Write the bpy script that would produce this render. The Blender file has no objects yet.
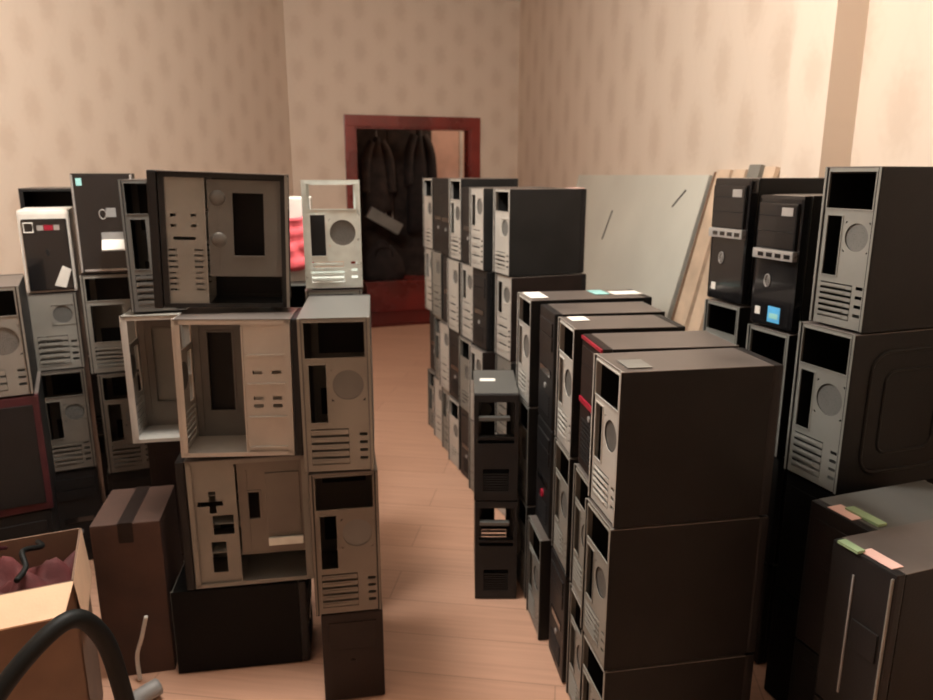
import bpy, bmesh, math, random
from mathutils import Vector, Matrix
R = math.radians
PI = math.pi
random.seed(7)
C = bpy.context.scene.collection

# ------------------------------------------------------------------ materials
def mat(name, col, rough=0.5, metal=0.0, var=0.12, scale=9.0, bump=0.0, coat=0.0, spec=0.5, emit=None, var_col=None):
    m = bpy.data.materials.new(name); m.use_nodes = True
    nt = m.node_tree; N = nt.nodes; L = nt.links
    b = N['Principled BSDF']
    b.inputs['Roughness'].default_value = rough
    b.inputs['Metallic'].default_value = metal
    b.inputs['Coat Weight'].default_value = coat
    b.inputs['Specular IOR Level'].default_value = spec
    tc = N.new('ShaderNodeTexCoord')
    nz = N.new('ShaderNodeTexNoise'); nz.inputs['Scale'].default_value = scale; nz.inputs['Detail'].default_value = 5
    L.new(tc.outputs['Object'], nz.inputs['Vector'])
    mx = N.new('ShaderNodeMix'); mx.data_type = 'RGBA'
    a = var_col or tuple(c*(1-var*2.2) for c in col)
    mx.inputs['A'].default_value = (*a, 1)
    mx.inputs['B'].default_value = (*[min(1, c*(1+var)) for c in col], 1)
    rp = N.new('ShaderNodeMapRange'); rp.inputs['From Min'].default_value = .3; rp.inputs['From Max'].default_value = .65
    L.new(nz.outputs['Fac'], rp.inputs['Value']); L.new(rp.outputs['Result'], mx.inputs['Factor'])
    L.new(mx.outputs['Result'], b.inputs['Base Color'])
    r2 = N.new('ShaderNodeMapRange'); r2.inputs['To Min'].default_value = max(.03, rough-.08); r2.inputs['To Max'].default_value = min(1, rough+.08)
    L.new(nz.outputs['Fac'], r2.inputs['Value']); L.new(r2.outputs['Result'], b.inputs['Roughness'])
    if bump:
        n2 = N.new('ShaderNodeTexNoise'); n2.inputs['Scale'].default_value = 160; L.new(tc.outputs['Object'], n2.inputs['Vector'])
        bp = N.new('ShaderNodeBump'); bp.inputs['Strength'].default_value = bump; bp.inputs['Distance'].default_value = .002
        L.new(n2.outputs['Fac'], bp.inputs['Height']); L.new(bp.outputs['Normal'], b.inputs['Normal'])
    if emit:
        b.inputs['Emission Color'].default_value = (*col, 1); b.inputs['Emission Strength'].default_value = emit
    return m

def wallpaper(name, base, dark, US=.19, VS=.368):
    m = bpy.data.materials.new(name); m.use_nodes = True
    nt = m.node_tree; N = nt.nodes; L = nt.links; b = N['Principled BSDF']
    b.inputs['Roughness'].default_value = .75
    tc = N.new('ShaderNodeTexCoord'); sp = N.new('ShaderNodeSeparateXYZ'); L.new(tc.outputs['Object'], sp.inputs[0])
    def M(op, a, b_=None, c=None):
        n = N.new('ShaderNodeMath'); n.operation = op
        for i, v in enumerate((a, b_, c)):
            if v is None: continue
            if isinstance(v, (int, float)): n.inputs[i].default_value = v
            else: L.new(v, n.inputs[i])
        return n.outputs[0]
    u = M('DIVIDE', sp.outputs['X'], US); v = M('DIVIDE', sp.outputs['Z'], VS)
    u = M('ADD', u, 400.0); v = M('ADD', v, 400.0)
    col = M('FLOOR', u); st = M('MULTIPLY', M('MODULO', col, 2.0), .5)
    fu = M('ABSOLUTE', M('SUBTRACT', M('FRACT', u), .5)); fv0 = M('SUBTRACT', M('FRACT', M('ADD', v, st)), .5)
    fv = M('ABSOLUTE', fv0)
    # pointed damask bud: wide in the lower middle, tapering to a tip
    nz = N.new('ShaderNodeTexNoise'); nz.inputs['Scale'].default_value = 26; nz.inputs['Detail'].default_value = 3
    L.new(tc.outputs['Object'], nz.inputs['Vector'])
    d = M('SQRT', M('ADD', M('POWER', M('MULTIPLY', fu, 2.5), 2.0), M('POWER', M('MULTIPLY', fv, 3.0), 2.0)))
    d = M('ADD', d, M('MULTIPLY', M('SUBTRACT', nz.outputs['Fac'], .5), .9))
    mr = N.new('ShaderNodeMapRange'); mr.interpolation_type = 'SMOOTHSTEP'
    mr.inputs['From Min'].default_value = .25; mr.inputs['From Max'].default_value = 1.15; mr.inputs['To Min'].default_value = .8; mr.inputs['To Max'].default_value = 0
    L.new(d, mr.inputs['Value'])
    # faint ogee lattice between the buds
    lat = M('ABSOLUTE', M('SUBTRACT', M('ADD', fu, fv), .5))
    l2 = N.new('ShaderNodeMapRange'); l2.inputs['From Min'].default_value = 0; l2.inputs['From Max'].default_value = .08; l2.inputs['To Min'].default_value = .10; l2.inputs['To Max'].default_value = 0
    L.new(lat, l2.inputs['Value'])
    f = M('ADD', mr.outputs['Result'], l2.outputs['Result'])
    mx = N.new('ShaderNodeMix'); mx.data_type = 'RGBA'
    mx.inputs['A'].default_value = (*base, 1); mx.inputs['B'].default_value = (*dark, 1)
    L.new(f, mx.inputs['Factor']); L.new(mx.outputs['Result'], b.inputs['Base Color'])
    return m

def laminate(name, c1, c2, rough, ang):
    m = bpy.data.materials.new(name); m.use_nodes = True
    nt = m.node_tree; N = nt.nodes; L = nt.links; b = N['Principled BSDF']
    tc = N.new('ShaderNodeTexCoord'); mp = N.new('ShaderNodeMapping'); mp.inputs['Rotation'].default_value = (0, 0, ang)
    L.new(tc.outputs['Object'], mp.inputs[0])
    br = N.new('ShaderNodeTexBrick'); br.inputs['Scale'].default_value = 1
    br.inputs['Brick Width'].default_value = 1.2; br.inputs['Row Height'].default_value = .19
    br.inputs['Mortar Size'].default_value = .0022; br.inputs['Mortar Smooth'].default_value = .3
    br.inputs['Color1'].default_value = (*c1, 1); br.inputs['Color2'].default_value = (*c2, 1)
    br.inputs['Mortar'].default_value = (*[c*.7 for c in c2], 1); br.inputs['Bias'].default_value = 0
    L.new(mp.outputs[0], br.inputs['Vector'])
    m2 = N.new('ShaderNodeMapping'); m2.inputs['Scale'].default_value = (1.5, 26, 1); L.new(mp.outputs[0], m2.inputs[0])
    nz = N.new('ShaderNodeTexNoise'); nz.inputs['Scale'].default_value = 2; nz.inputs['Detail'].default_value = 6; L.new(m2.outputs[0], nz.inputs['Vector'])
    mr = N.new('ShaderNodeMapRange'); mr.inputs['To Min'].default_value = .78; mr.inputs['To Max'].default_value = 1.18; L.new(nz.outputs['Fac'], mr.inputs['Value'])
    vm = N.new('ShaderNodeVectorMath'); vm.operation = 'SCALE'; L.new(br.outputs['Color'], vm.inputs[0]); L.new(mr.outputs['Result'], vm.inputs['Scale'])
    L.new(vm.outputs[0], b.inputs['Base Color']); b.inputs['Roughness'].default_value = rough
    return m

M = {}
M['wall'] = wallpaper('wallpaper', (.70, .58, .475), (.615, .49, .39))
M['wall_r'] = wallpaper('wallpaper_large', (.70, .58, .475), (.605, .48, .38), .24, .56)
M['ceiling'] = mat('ceiling_paint', (.80, .76, .70), .8, var=.03)
M['floor'] = laminate('laminate_floor', (.52, .30, .205), (.485, .275, .185), .42, R(8))
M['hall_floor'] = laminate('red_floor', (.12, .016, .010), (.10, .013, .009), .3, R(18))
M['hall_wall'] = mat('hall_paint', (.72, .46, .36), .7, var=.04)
M['mahogany'] = mat('mahogany', (.20, .022, .016), .28, var=.2, scale=3, coat=.3)
M['baseboard'] = mat('brown_baseboard', (.20, .08, .05), .4, var=.15)
M['black'] = mat('black_paint', (.0095, .009, .0085), .45, var=.12, bump=.12, spec=.22)
M['black2'] = mat('charcoal_paint', (.016, .0152, .0143), .5, var=.12, bump=.12, spec=.25)
M['gloss'] = mat('gloss_black_plastic', (.008, .0075, .008), .16, var=.1, coat=.4)
M['plastic'] = mat('black_plastic', (.012, .011, .011), .45, var=.12, bump=.2, spec=.3)
M['brown'] = mat('brown_black_plastic', (.018, .011, .009), .5, var=.15, bump=.1, spec=.25)
M['dark'] = mat('dark_inside', (.006, .0055, .005), .7, var=.1)
M['galv'] = mat('galvanised_steel', (.26, .255, .23), .42, metal=.4, var=.06, scale=8)
M['galv2'] = mat('grey_steel', (.13, .128, .118), .45, metal=.35, var=.06, scale=8)
M['pale'] = mat('pale_steel', (.50, .475, .43), .42, metal=.3, var=.06, scale=8)
M['lit_top'] = mat('lit_top_black_paint', (.115, .095, .083), .38, var=.15, scale=5, spec=.6)  # dark top panels: light and wall sheen on them put into a lighter colour
M['bright'] = mat('bright_steel', (.66, .72, .68), .3, metal=.45, var=.08, scale=18)  # light cyan steel, with the skeleton case's glare put into the colour
M['beige'] = mat('aged_beige_steel', (.24, .225, .195), .5, metal=.2, var=.07, scale=6)
M['tan'] = mat('tan_steel', (.165, .143, .118), .5, metal=.2, var=.08, scale=6)
M['silver'] = mat('silver_plastic', (.42, .40, .38), .3, metal=.5, var=.08)
M['white'] = mat('white_plastic', (.66, .62, .56), .45, var=.06)
M['paper'] = mat('white_paper', (.85, .80, .74), .7, var=.03)
M['pinktape'] = mat('pink_label', (.72, .46, .40), .6, var=.08)
M['green'] = mat('green_clip', (.26, .36, .20), .5, var=.1)
M['cyan'] = mat('pale_cyan_tape', (.30, .60, .58), .5, var=.08)
M['blue'] = mat('blue_sticker', (.10, .42, .75), .35, var=.12)
M['red'] = mat('red_plastic', (.30, .010, .028), .3, var=.1)
M['maroon'] = mat('maroon_plastic', (.055, .010, .014), .4, var=.2)
M['redcloth'] = mat('red_cloth', (.10, .016, .016), .8, var=.25, bump=.4)
M['pinkcloth'] = mat('pink_cloth', (.85, .13, .15), .8, var=.12, bump=.3)
M['card'] = mat('cardboard', (.17, .10, .065), .8, var=.08, bump=.2)
M['darkcard'] = mat('dark_cardboard', (.065, .032, .022), .8, var=.12, bump=.2)
M['card_in'] = mat('cardboard_flap', (.66, .43, .28), .8, var=.05, bump=.2)
M['board'] = mat('white_board', (.60, .585, .51), .45, var=.04, scale=2)
M['wood'] = mat('pale_wood', (.62, .46, .33), .6, var=.12, scale=6)
M['wood2'] = mat('brown_wood', (.22, .13, .08), .6, var=.15, scale=6)
M['rubber'] = mat('black_rubber', (.006, .0065, .006), .55, var=.1, spec=.2)
M['shaded_black'] = mat('shaded_black_paint', (.0045, .0042, .004), .55, var=.1, spec=.12)  # darker black for low cases, with their shade put into the colour
M['grey'] = mat('grey_plastic', (.24, .23, .22), .4, var=.1)
M['coat'] = mat('dark_coat', (.022, .013, .011), .9, var=.3, bump=.5)
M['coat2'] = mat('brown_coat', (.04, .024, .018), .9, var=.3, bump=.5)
M['pcb'] = mat('green_board', (.05, .12, .07), .5, var=.3, scale=40)

def perforated(name, col):
    m = mat(name, col, .45, .35, var=.05); nt = m.node_tree; b = nt.nodes['Principled BSDF']
    tc = nt.nodes.new('ShaderNodeTexCoord'); vo = nt.nodes.new('ShaderNodeTexVoronoi'); vo.inputs['Scale'].default_value = 190; vo.inputs['Randomness'].default_value = .1
    nt.links.new(tc.outputs['Object'], vo.inputs['Vector'])
    mr = nt.nodes.new('ShaderNodeMapRange'); mr.inputs['From Min'].default_value = .28; mr.inputs['From Max'].default_value = .36; nt.links.new(vo.outputs['Distance'], mr.inputs['Value'])
    mx = nt.nodes.new('ShaderNodeMix'); mx.data_type = 'RGBA'; mx.inputs['A'].default_value = (.012, .012, .011, 1)
    src = b.inputs['Base Color'].links[0].from_socket; nt.links.new(src, mx.inputs['B']); nt.links.new(mr.outputs['Result'], mx.inputs['Factor']); nt.links.new(mx.outputs['Result'], b.inputs['Base Color'])
    return m
M['perf'] = perforated('perforated_steel', (.16, .157, .145))
# ------------------------------------------------------------------ mesh helpers
def link(name, me, m, parent=None, loc=None, rot=None):
    o = bpy.data.objects.new(name, me); C.objects.link(o)
    if m is not None and len(me.materials) == 0: me.materials.append(M[m] if isinstance(m, str) else m)
    if parent: o.parent = parent
    if loc: o.location = loc
    if rot: o.rotation_euler = rot
    return o

def finish(bm, name, m, parent=None, bevel=0.0, smooth=False, loc=None, rot=None):
    bmesh.ops.recalc_face_normals(bm, faces=bm.faces)
    if bevel:
        bmesh.ops.bevel(bm, geom=[e for e in bm.edges if len(e.link_faces) == 2 and e.calc_face_angle(0) > .6], offset=bevel, segments=2, profile=.7, affect='EDGES', clamp_overlap=True)
    me = bpy.data.meshes.new(name); bm.to_mesh(me); bm.free()
    if smooth: me.polygons.foreach_set('use_smooth', [True]*len(me.polygons))
    return link(name, me, m, parent, loc, rot)

def box(bm, x0, x1, y0, y1, z0, z1):
    v = [bm.verts.new(p) for p in ((x0,y0,z0),(x1,y0,z0),(x1,y1,z0),(x0,y1,z0),(x0,y0,z1),(x1,y0,z1),(x1,y1,z1),(x0,y1,z1))]
    for f in ((0,3,2,1),(4,5,6,7),(0,1,5,4),(1,2,6,5),(2,3,7,6),(3,0,4,7)): bm.faces.new([v[i] for i in f])
    return v

def plate(bm, W, H, t, holes, P):
    """A sheet with rectangular holes. P(u, v, n) -> point; n runs 0..t through the thickness."""
    holes = [(max(0,a), max(0,b), min(W,c), min(H,d)) for a,b,c,d in holes]
    xs = sorted({0, W, *[h[0] for h in holes], *[h[2] for h in holes]})
    ys = sorted({0, H, *[h[1] for h in holes], *[h[3] for h in holes]})
    nx, ny = len(xs)-1, len(ys)-1
    full = [[not any(h[0] <= (xs[i]+xs[i+1])/2 <= h[2] and h[1] <= (ys[j]+ys[j+1])/2 <= h[3] for h in holes) for j in range(ny)] for i in range(nx)]
    vs = {}
    def V(i, j, k):
        if (i,j,k) not in vs: vs[(i,j,k)] = bm.verts.new(P(xs[i], ys[j], k*t))
        return vs[(i,j,k)]
    for i in range(nx):
        for j in range(ny):
            if not full[i][j]: continue
            bm.faces.new([V(i,j,0), V(i+1,j,0), V(i+1,j+1,0), V(i,j+1,0)])
            bm.faces.new([V(i,j,1), V(i,j+1,1), V(i+1,j+1,1), V(i+1,j,1)])
            for di, dj, a, b in ((-1,0,(i,j),(i,j+1)),(1,0,(i+1,j+1),(i+1,j)),(0,-1,(i+1,j),(i,j)),(0,1,(i,j+1),(i+1,j+1))):
                ii, jj = i+di, j+dj
                if not (0 <= ii < nx and 0 <= jj < ny and full[ii][jj]):
                    bm.faces.new([V(*a,0), V(*b,0), V(*b,1), V(*a,1)])

def tube(bm, pts, r, seg=8, closed=False):
    pts = [Vector(p) for p in pts]; n = len(pts); rings = []
    up = Vector((0.13, 0.21, 1)).normalized()
    for i, p in enumerate(pts):
        a = pts[(i-1) % n] if closed or i > 0 else p
        b = pts[(i+1) % n] if closed or i < n-1 else p
        t = (b-a).normalized(); s = t.cross(up)
        if s.length < .05: s = t.cross(Vector((1,0,0)))
        s.normalize(); q = s.cross(t)
        rr = r[i] if isinstance(r, (list, tuple)) else r
        rings.append([bm.verts.new(p + (s*math.cos(k*2*PI/seg)+q*math.sin(k*2*PI/seg))*rr) for k in range(seg)])
    for i in range(n if closed else n-1):
        A, B = rings[i], rings[(i+1) % n]
        for k in range(seg): bm.faces.new([A[k], A[(k+1)%seg], B[(k+1)%seg], B[k]])
    if not closed:
        bm.faces.new(rings[0][::-1]); bm.faces.new(rings[-1])

def smooth_path(pts, n=8):
    P = [Vector(p) for p in pts]; out = []
    for i in range(len(P)-1):
        p0, p1, p2, p3 = P[max(i-1,0)], P[i], P[i+1], P[min(i+2, len(P)-1)]
        for k in range(n):
            t = k/n
            out.append(.5*((2*p1)+(-p0+p2)*t+(2*p0-5*p1+4*p2-p3)*t*t+(-p0+3*p1-3*p2+p3)*t*t*t))
    out.append(P[-1]); return out

def thing(name, label, cat, loc=(0,0,0), rot=(0,0,0), group=None):
    o = bpy.data.objects.new(name, None); C.objects.link(o); o.empty_display_size = .05
    o.location = loc; o.rotation_euler = rot; return tag(o, label, cat, group)
def tag(o, label, cat, group=None, kind=None):
    o['label'] = label; o['category'] = cat
    if group: o['group'] = group
    if kind: o['kind'] = kind
    return o
def struct(o): o['kind'] = 'structure'; return o

# ------------------------------------------------------------------ the room
WT = .12
def wall(name, p0, p1, z1=3.1, holes=(), m='wall', thick=WT):
    """p0 -> p1 with the room on the right-hand side of... the face at local y=0 looks toward -y."""
    d = Vector(p1)-Vector(p0); bm = bmesh.new()
    plate(bm, d.length, z1, thick, list(holes), lambda u, v, n: (u, n, v))
    return struct(finish(bm, name, m, loc=(p0[0], p0[1], 0), rot=(0, 0, math.atan2(d.y, d.x))))
A = Vector((-1.60, 6.90)); B = Vector((.516, 7.60))
bd = (B-A).normalized(); BA = math.atan2(bd.y, bd.x)
ld = Vector((-.274, -.961)).normalized(); rd = Vector((.178, -.984)).normalized()
LE = A + ld*8.8; RE = B + rd*9.3
D0, D1, DH = .575, 1.735, 1.93           # clear opening along the back wall
wall('wall_back', A, B, holes=[(D0, -1, D1, DH)])
wall('wall_left', LE, A)
wall('wall_right', B, RE, m='wall_r')
wall('wall_front', RE, LE)
bm = bmesh.new()
f = bm.faces.new([bm.verts.new((p.x, p.y, 0)) for p in (LE, RE, B+bd*.1, A-bd*.1)])
g = bmesh.ops.extrude_face_region(bm, geom=[f]); bmesh.ops.translate(bm, verts=[v for v in g['geom'] if isinstance(v, bmesh.types.BMVert)], vec=(0,0,-.08))
struct(finish(bm, 'floor', 'floor'))
bm = bmesh.new()
f = bm.faces.new([bm.verts.new((p.x, p.y, 3.1)) for p in (LE, RE, B+bd*.1, A-bd*.1)])
g = bmesh.ops.extrude_face_region(bm, geom=[f]); bmesh.ops.translate(bm, verts=[v for v in g['geom'] if isinstance(v, bmesh.types.BMVert)], vec=(0,0,.08))
struct(finish(bm, 'ceiling', 'ceiling'))
# pilaster on the right wall
ra = math.atan2(rd.y, rd.x)
pl = 4.94
bm = bmesh.new(); box(bm, pl-.24, pl, -.122, .0, 0, 3.1)
struct(finish(bm, 'wall_pilaster', 'wall', loc=(B.x, B.y, 0), rot=(0,0,ra)))
# baseboards
def baseboard(name, p0, ang, x0, x1):
    bm = bmesh.new(); box(bm, x0, x1, -.014, 0, 0, .07)
    struct(finish(bm, name, 'baseboard', bevel=.004, loc=(p0.x, p0.y, 0), rot=(0,0,ang)))
baseboard('baseboard_left', LE, math.atan2(-ld.y, -ld.x), 0, 8.78)
baseboard('baseboard_right', B, ra, .02, pl-.25)
baseboard('baseboard_back', A, BA, .02, D0-.10)
# door frame (door_1): casing + jamb lining
dr = bpy.data.objects.new('door_1', None); C.objects.link(dr); dr.location = (A.x, A.y, 0); dr.rotation_euler = (0,0,BA); dr['kind'] = 'structure'
for x0, x1 in ((D0-.085, D0+.012), (D1-.012, D1+.085)):
    bm = bmesh.new(); box(bm, x0, x1, -.022, -.001, 0, DH+.085); finish(bm, 'casing', 'mahogany', dr, bevel=.005)
bm = bmesh.new(); box(bm, D0-.085, D1+.085, -.026, -.001, DH-.012, DH+.09); finish(bm, 'head_casing', 'mahogany', dr, bevel=.005)
for x0, x1 in ((D0, D0+.03), (D1-.03, D1)):
    bm = bmesh.new(); box(bm, x0, x1, 0, WT+.02, 0, DH); finish(bm, 'jamb', 'mahogany', dr, bevel=.003)
bm = bmesh.new(); box(bm, D0, D1, 0, WT+.02, DH-.03, DH); finish(bm, 'head_jamb', 'mahogany', dr)
# hallway beyond, in the door wall's own frame
def hall(name, m, x0, x1, y0, y1, z0, z1):
    bm = bmesh.new(); box(bm, x0, x1, y0, y1, z0, z1)
    return struct(finish(bm, name, m, loc=(A.x, A.y, 0), rot=(0,0,BA)))
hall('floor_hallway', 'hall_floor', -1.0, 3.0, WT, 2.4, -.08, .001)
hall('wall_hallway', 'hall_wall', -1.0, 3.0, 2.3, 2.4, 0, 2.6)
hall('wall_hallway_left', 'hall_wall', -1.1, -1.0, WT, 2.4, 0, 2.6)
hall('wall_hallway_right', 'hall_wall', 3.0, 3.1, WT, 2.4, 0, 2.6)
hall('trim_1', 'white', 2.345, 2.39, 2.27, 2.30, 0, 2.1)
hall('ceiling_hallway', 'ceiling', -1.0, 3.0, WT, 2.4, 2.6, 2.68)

def hallpt(x, y, z=0):
    v = Matrix.Rotation(BA, 3, 'Z') @ Vector((x, y, z)); return (A.x+v.x, A.y+v.y, z)
# dark wardrobe in the hallway with coats hung on its front
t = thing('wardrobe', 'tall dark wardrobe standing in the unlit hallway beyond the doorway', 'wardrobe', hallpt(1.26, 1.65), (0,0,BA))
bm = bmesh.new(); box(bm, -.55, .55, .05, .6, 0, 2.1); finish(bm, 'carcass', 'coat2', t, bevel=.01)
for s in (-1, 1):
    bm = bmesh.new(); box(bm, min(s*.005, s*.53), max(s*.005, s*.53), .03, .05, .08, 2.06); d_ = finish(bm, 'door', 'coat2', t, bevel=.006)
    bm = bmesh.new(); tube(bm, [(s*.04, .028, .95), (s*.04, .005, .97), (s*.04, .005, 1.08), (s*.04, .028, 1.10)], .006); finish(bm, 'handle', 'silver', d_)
def coat(name, lab, px, py, w, h, ztop, m, hem):
    t = thing(name, lab, 'coat', hallpt(px, py), (0,0,BA))
    bm = bmesh.new(); n = 28; rows = 9; ring = []
    for j in range(rows+1):
        q = j/rows; ww = w*(.16+.84*min(1, q*1.5)**.75); dd = .05+.07*q; rr = []
        for k in range(n):
            a = 2*PI*k/n; fo = 1+.10*q*math.sin(a*5+q*2)
            rr.append(bm.verts.new((math.cos(a)*ww*.5*fo, math.sin(a)*dd*fo, ztop-q*h + hem*q*math.cos(a))))
        ring.append(rr)
    for j in range(rows):
        for k in range(n): bm.faces.new([ring[j][k], ring[j][(k+1)%n], ring[j+1][(k+1)%n], ring[j+1][k]])
    bm.faces.new(ring[0]); bm.faces.new(ring[-1][::-1])
    finish(bm, 'body', m, t, smooth=True)
    for s in (-1, 1):
        bm = bmesh.new(); tube(bm, smooth_path([(s*w*.16, 0, ztop-.06), (s*w*.40, -.03, ztop-.25), (s*w*.47, -.05, ztop-.62)]), .055, 10); finish(bm, 'sleeve', m, t, smooth=True)
    bm = bmesh.new(); tube(bm, smooth_path([(0, 0, ztop-.02), (0, 0, ztop+.05), (0, .03, ztop+.07), (0, .055, ztop+.04)]), .004, 6); finish(bm, 'hanger_hook', 'silver', t)
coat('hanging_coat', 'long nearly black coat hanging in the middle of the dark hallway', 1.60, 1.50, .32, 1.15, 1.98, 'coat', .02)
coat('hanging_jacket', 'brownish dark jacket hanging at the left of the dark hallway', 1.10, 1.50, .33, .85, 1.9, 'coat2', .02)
# low dark red chest, bag and a pale cardboard roll lying on it
t = thing('storage_chest', 'low dark red chest on the hallway floor beyond the door', 'chest', hallpt(1.25, 1.0), (0,0,BA))
bm = bmesh.new(); box(bm, -.45, .45, -.2, .2, 0, .30); finish(bm, 'body', 'mahogany', t, bevel=.01)
bm = bmesh.new(); box(bm, -.47, .47, -.22, .22, .30, .34); finish(bm, 'lid', 'mahogany', t, bevel=.008)
bm = bmesh.new()
prof = [(.0,.24),(.10,.26),(.24,.22),(.36,.12),(.44,.03)]
n = 18; ring = []
for z, r_ in prof: ring.append([bm.verts.new((math.cos(2*PI*k/n)*r_*(1+.06*math.sin(k*3)), math.sin(2*PI*k/n)*r_*.62, z)) for k in range(n)])
for j in range(len(prof)-1):
    for k in range(n): bm.faces.new([ring[j][k], ring[j][(k+1)%n], ring[j+1][(k+1)%n], ring[j+1][k]])
bm.faces.new(ring[0][::-1]); bm.faces.new(ring[-1])
t = thing('travel_bag', 'slumped black bag on the red chest beyond the doorway', 'bag', hallpt(1.02, 1.0, .34), (0,0,BA))
finish(bm, 'body', 'coat', t, smooth=True)
bm = bmesh.new(); tube(bm, smooth_path([(-.10,-.12,.26),(-.07,-.16,.36),(.07,-.16,.36),(.10,-.12,.26)]), .010); finish(bm, 'handle', 'coat', t, smooth=True)
bm = bmesh.new(); box(bm, -.20, .20, -.05, .05, -.065, .065)
tag(finish(bm, 'cardboard_sleeve', 'beige', bevel=.01, loc=hallpt(1.06, 1.0, .985), rot=(0, R(30), BA)), 'pale beige box tilted on the black bag in the hallway', 'box')

# ------------------------------------------------------------------ computer cases
def fan(parent, cx, cz, r, y, m, sq=None, wires=True):
    """Square sheet with a round hole, concentric rings and spokes; centred at x=cx, z=cz in the plane y."""
    s = sq or r*1.08; n = 32; bm = bmesh.new()
    inn, out, inb, outb = [], [], [], []
    for k in range(n):
        a = 2*PI*(k+.5)/n; c, q = math.cos(a), math.sin(a); e = s/max(abs(c), abs(q))
        for lst, rr, yy in ((inn, r, y), (out, e, y), (inb, r, y+.0015), (outb, e, y+.0015)):
            lst.append(bm.verts.new((cx+c*rr, yy, cz+q*rr)))
    for k in range(n):
        j = (k+1) % n
        bm.faces.new([inn[k], out[k], out[j], inn[j]]); bm.faces.new([inb[j], outb[j], outb[k], inb[k]])
        bm.faces.new([inn[j], inb[j], inb[k], inn[k]])
    g = finish(bm, 'fan_grille', m, parent)
    if wires:
        bm = bmesh.new(); bmesh.ops.create_cone(bm, cap_ends=True, segments=28, radius1=r*1.01, radius2=r*1.01, depth=.001, matrix=Matrix.Translation((cx, y+.004, cz)) @ Matrix.Rotation(PI/2, 4, 'X'))
        finish(bm, 'perforated_disc', 'perf', g if g.parent is None or g.parent.parent is None else parent)
    return g

def rounded_ring(bm, x, y0, y1, z0, z1, rad, wd, dep, sgn):
    """An embossed rounded-rectangle rib on a side panel at plane x."""
    pts = []
    for cy, cz, a0 in ((y1-rad, z1-rad, 0), (y0+rad, z1-rad, 90), (y0+rad, z0+rad, 180), (y1-rad, z0+rad, 270)):
        for k in range(6): a = R(a0+k*18); pts.append((x, cy+math.cos(a)*rad, cz+math.sin(a)*rad))
    tube(bm, pts, wd, 8, closed=True)

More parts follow.
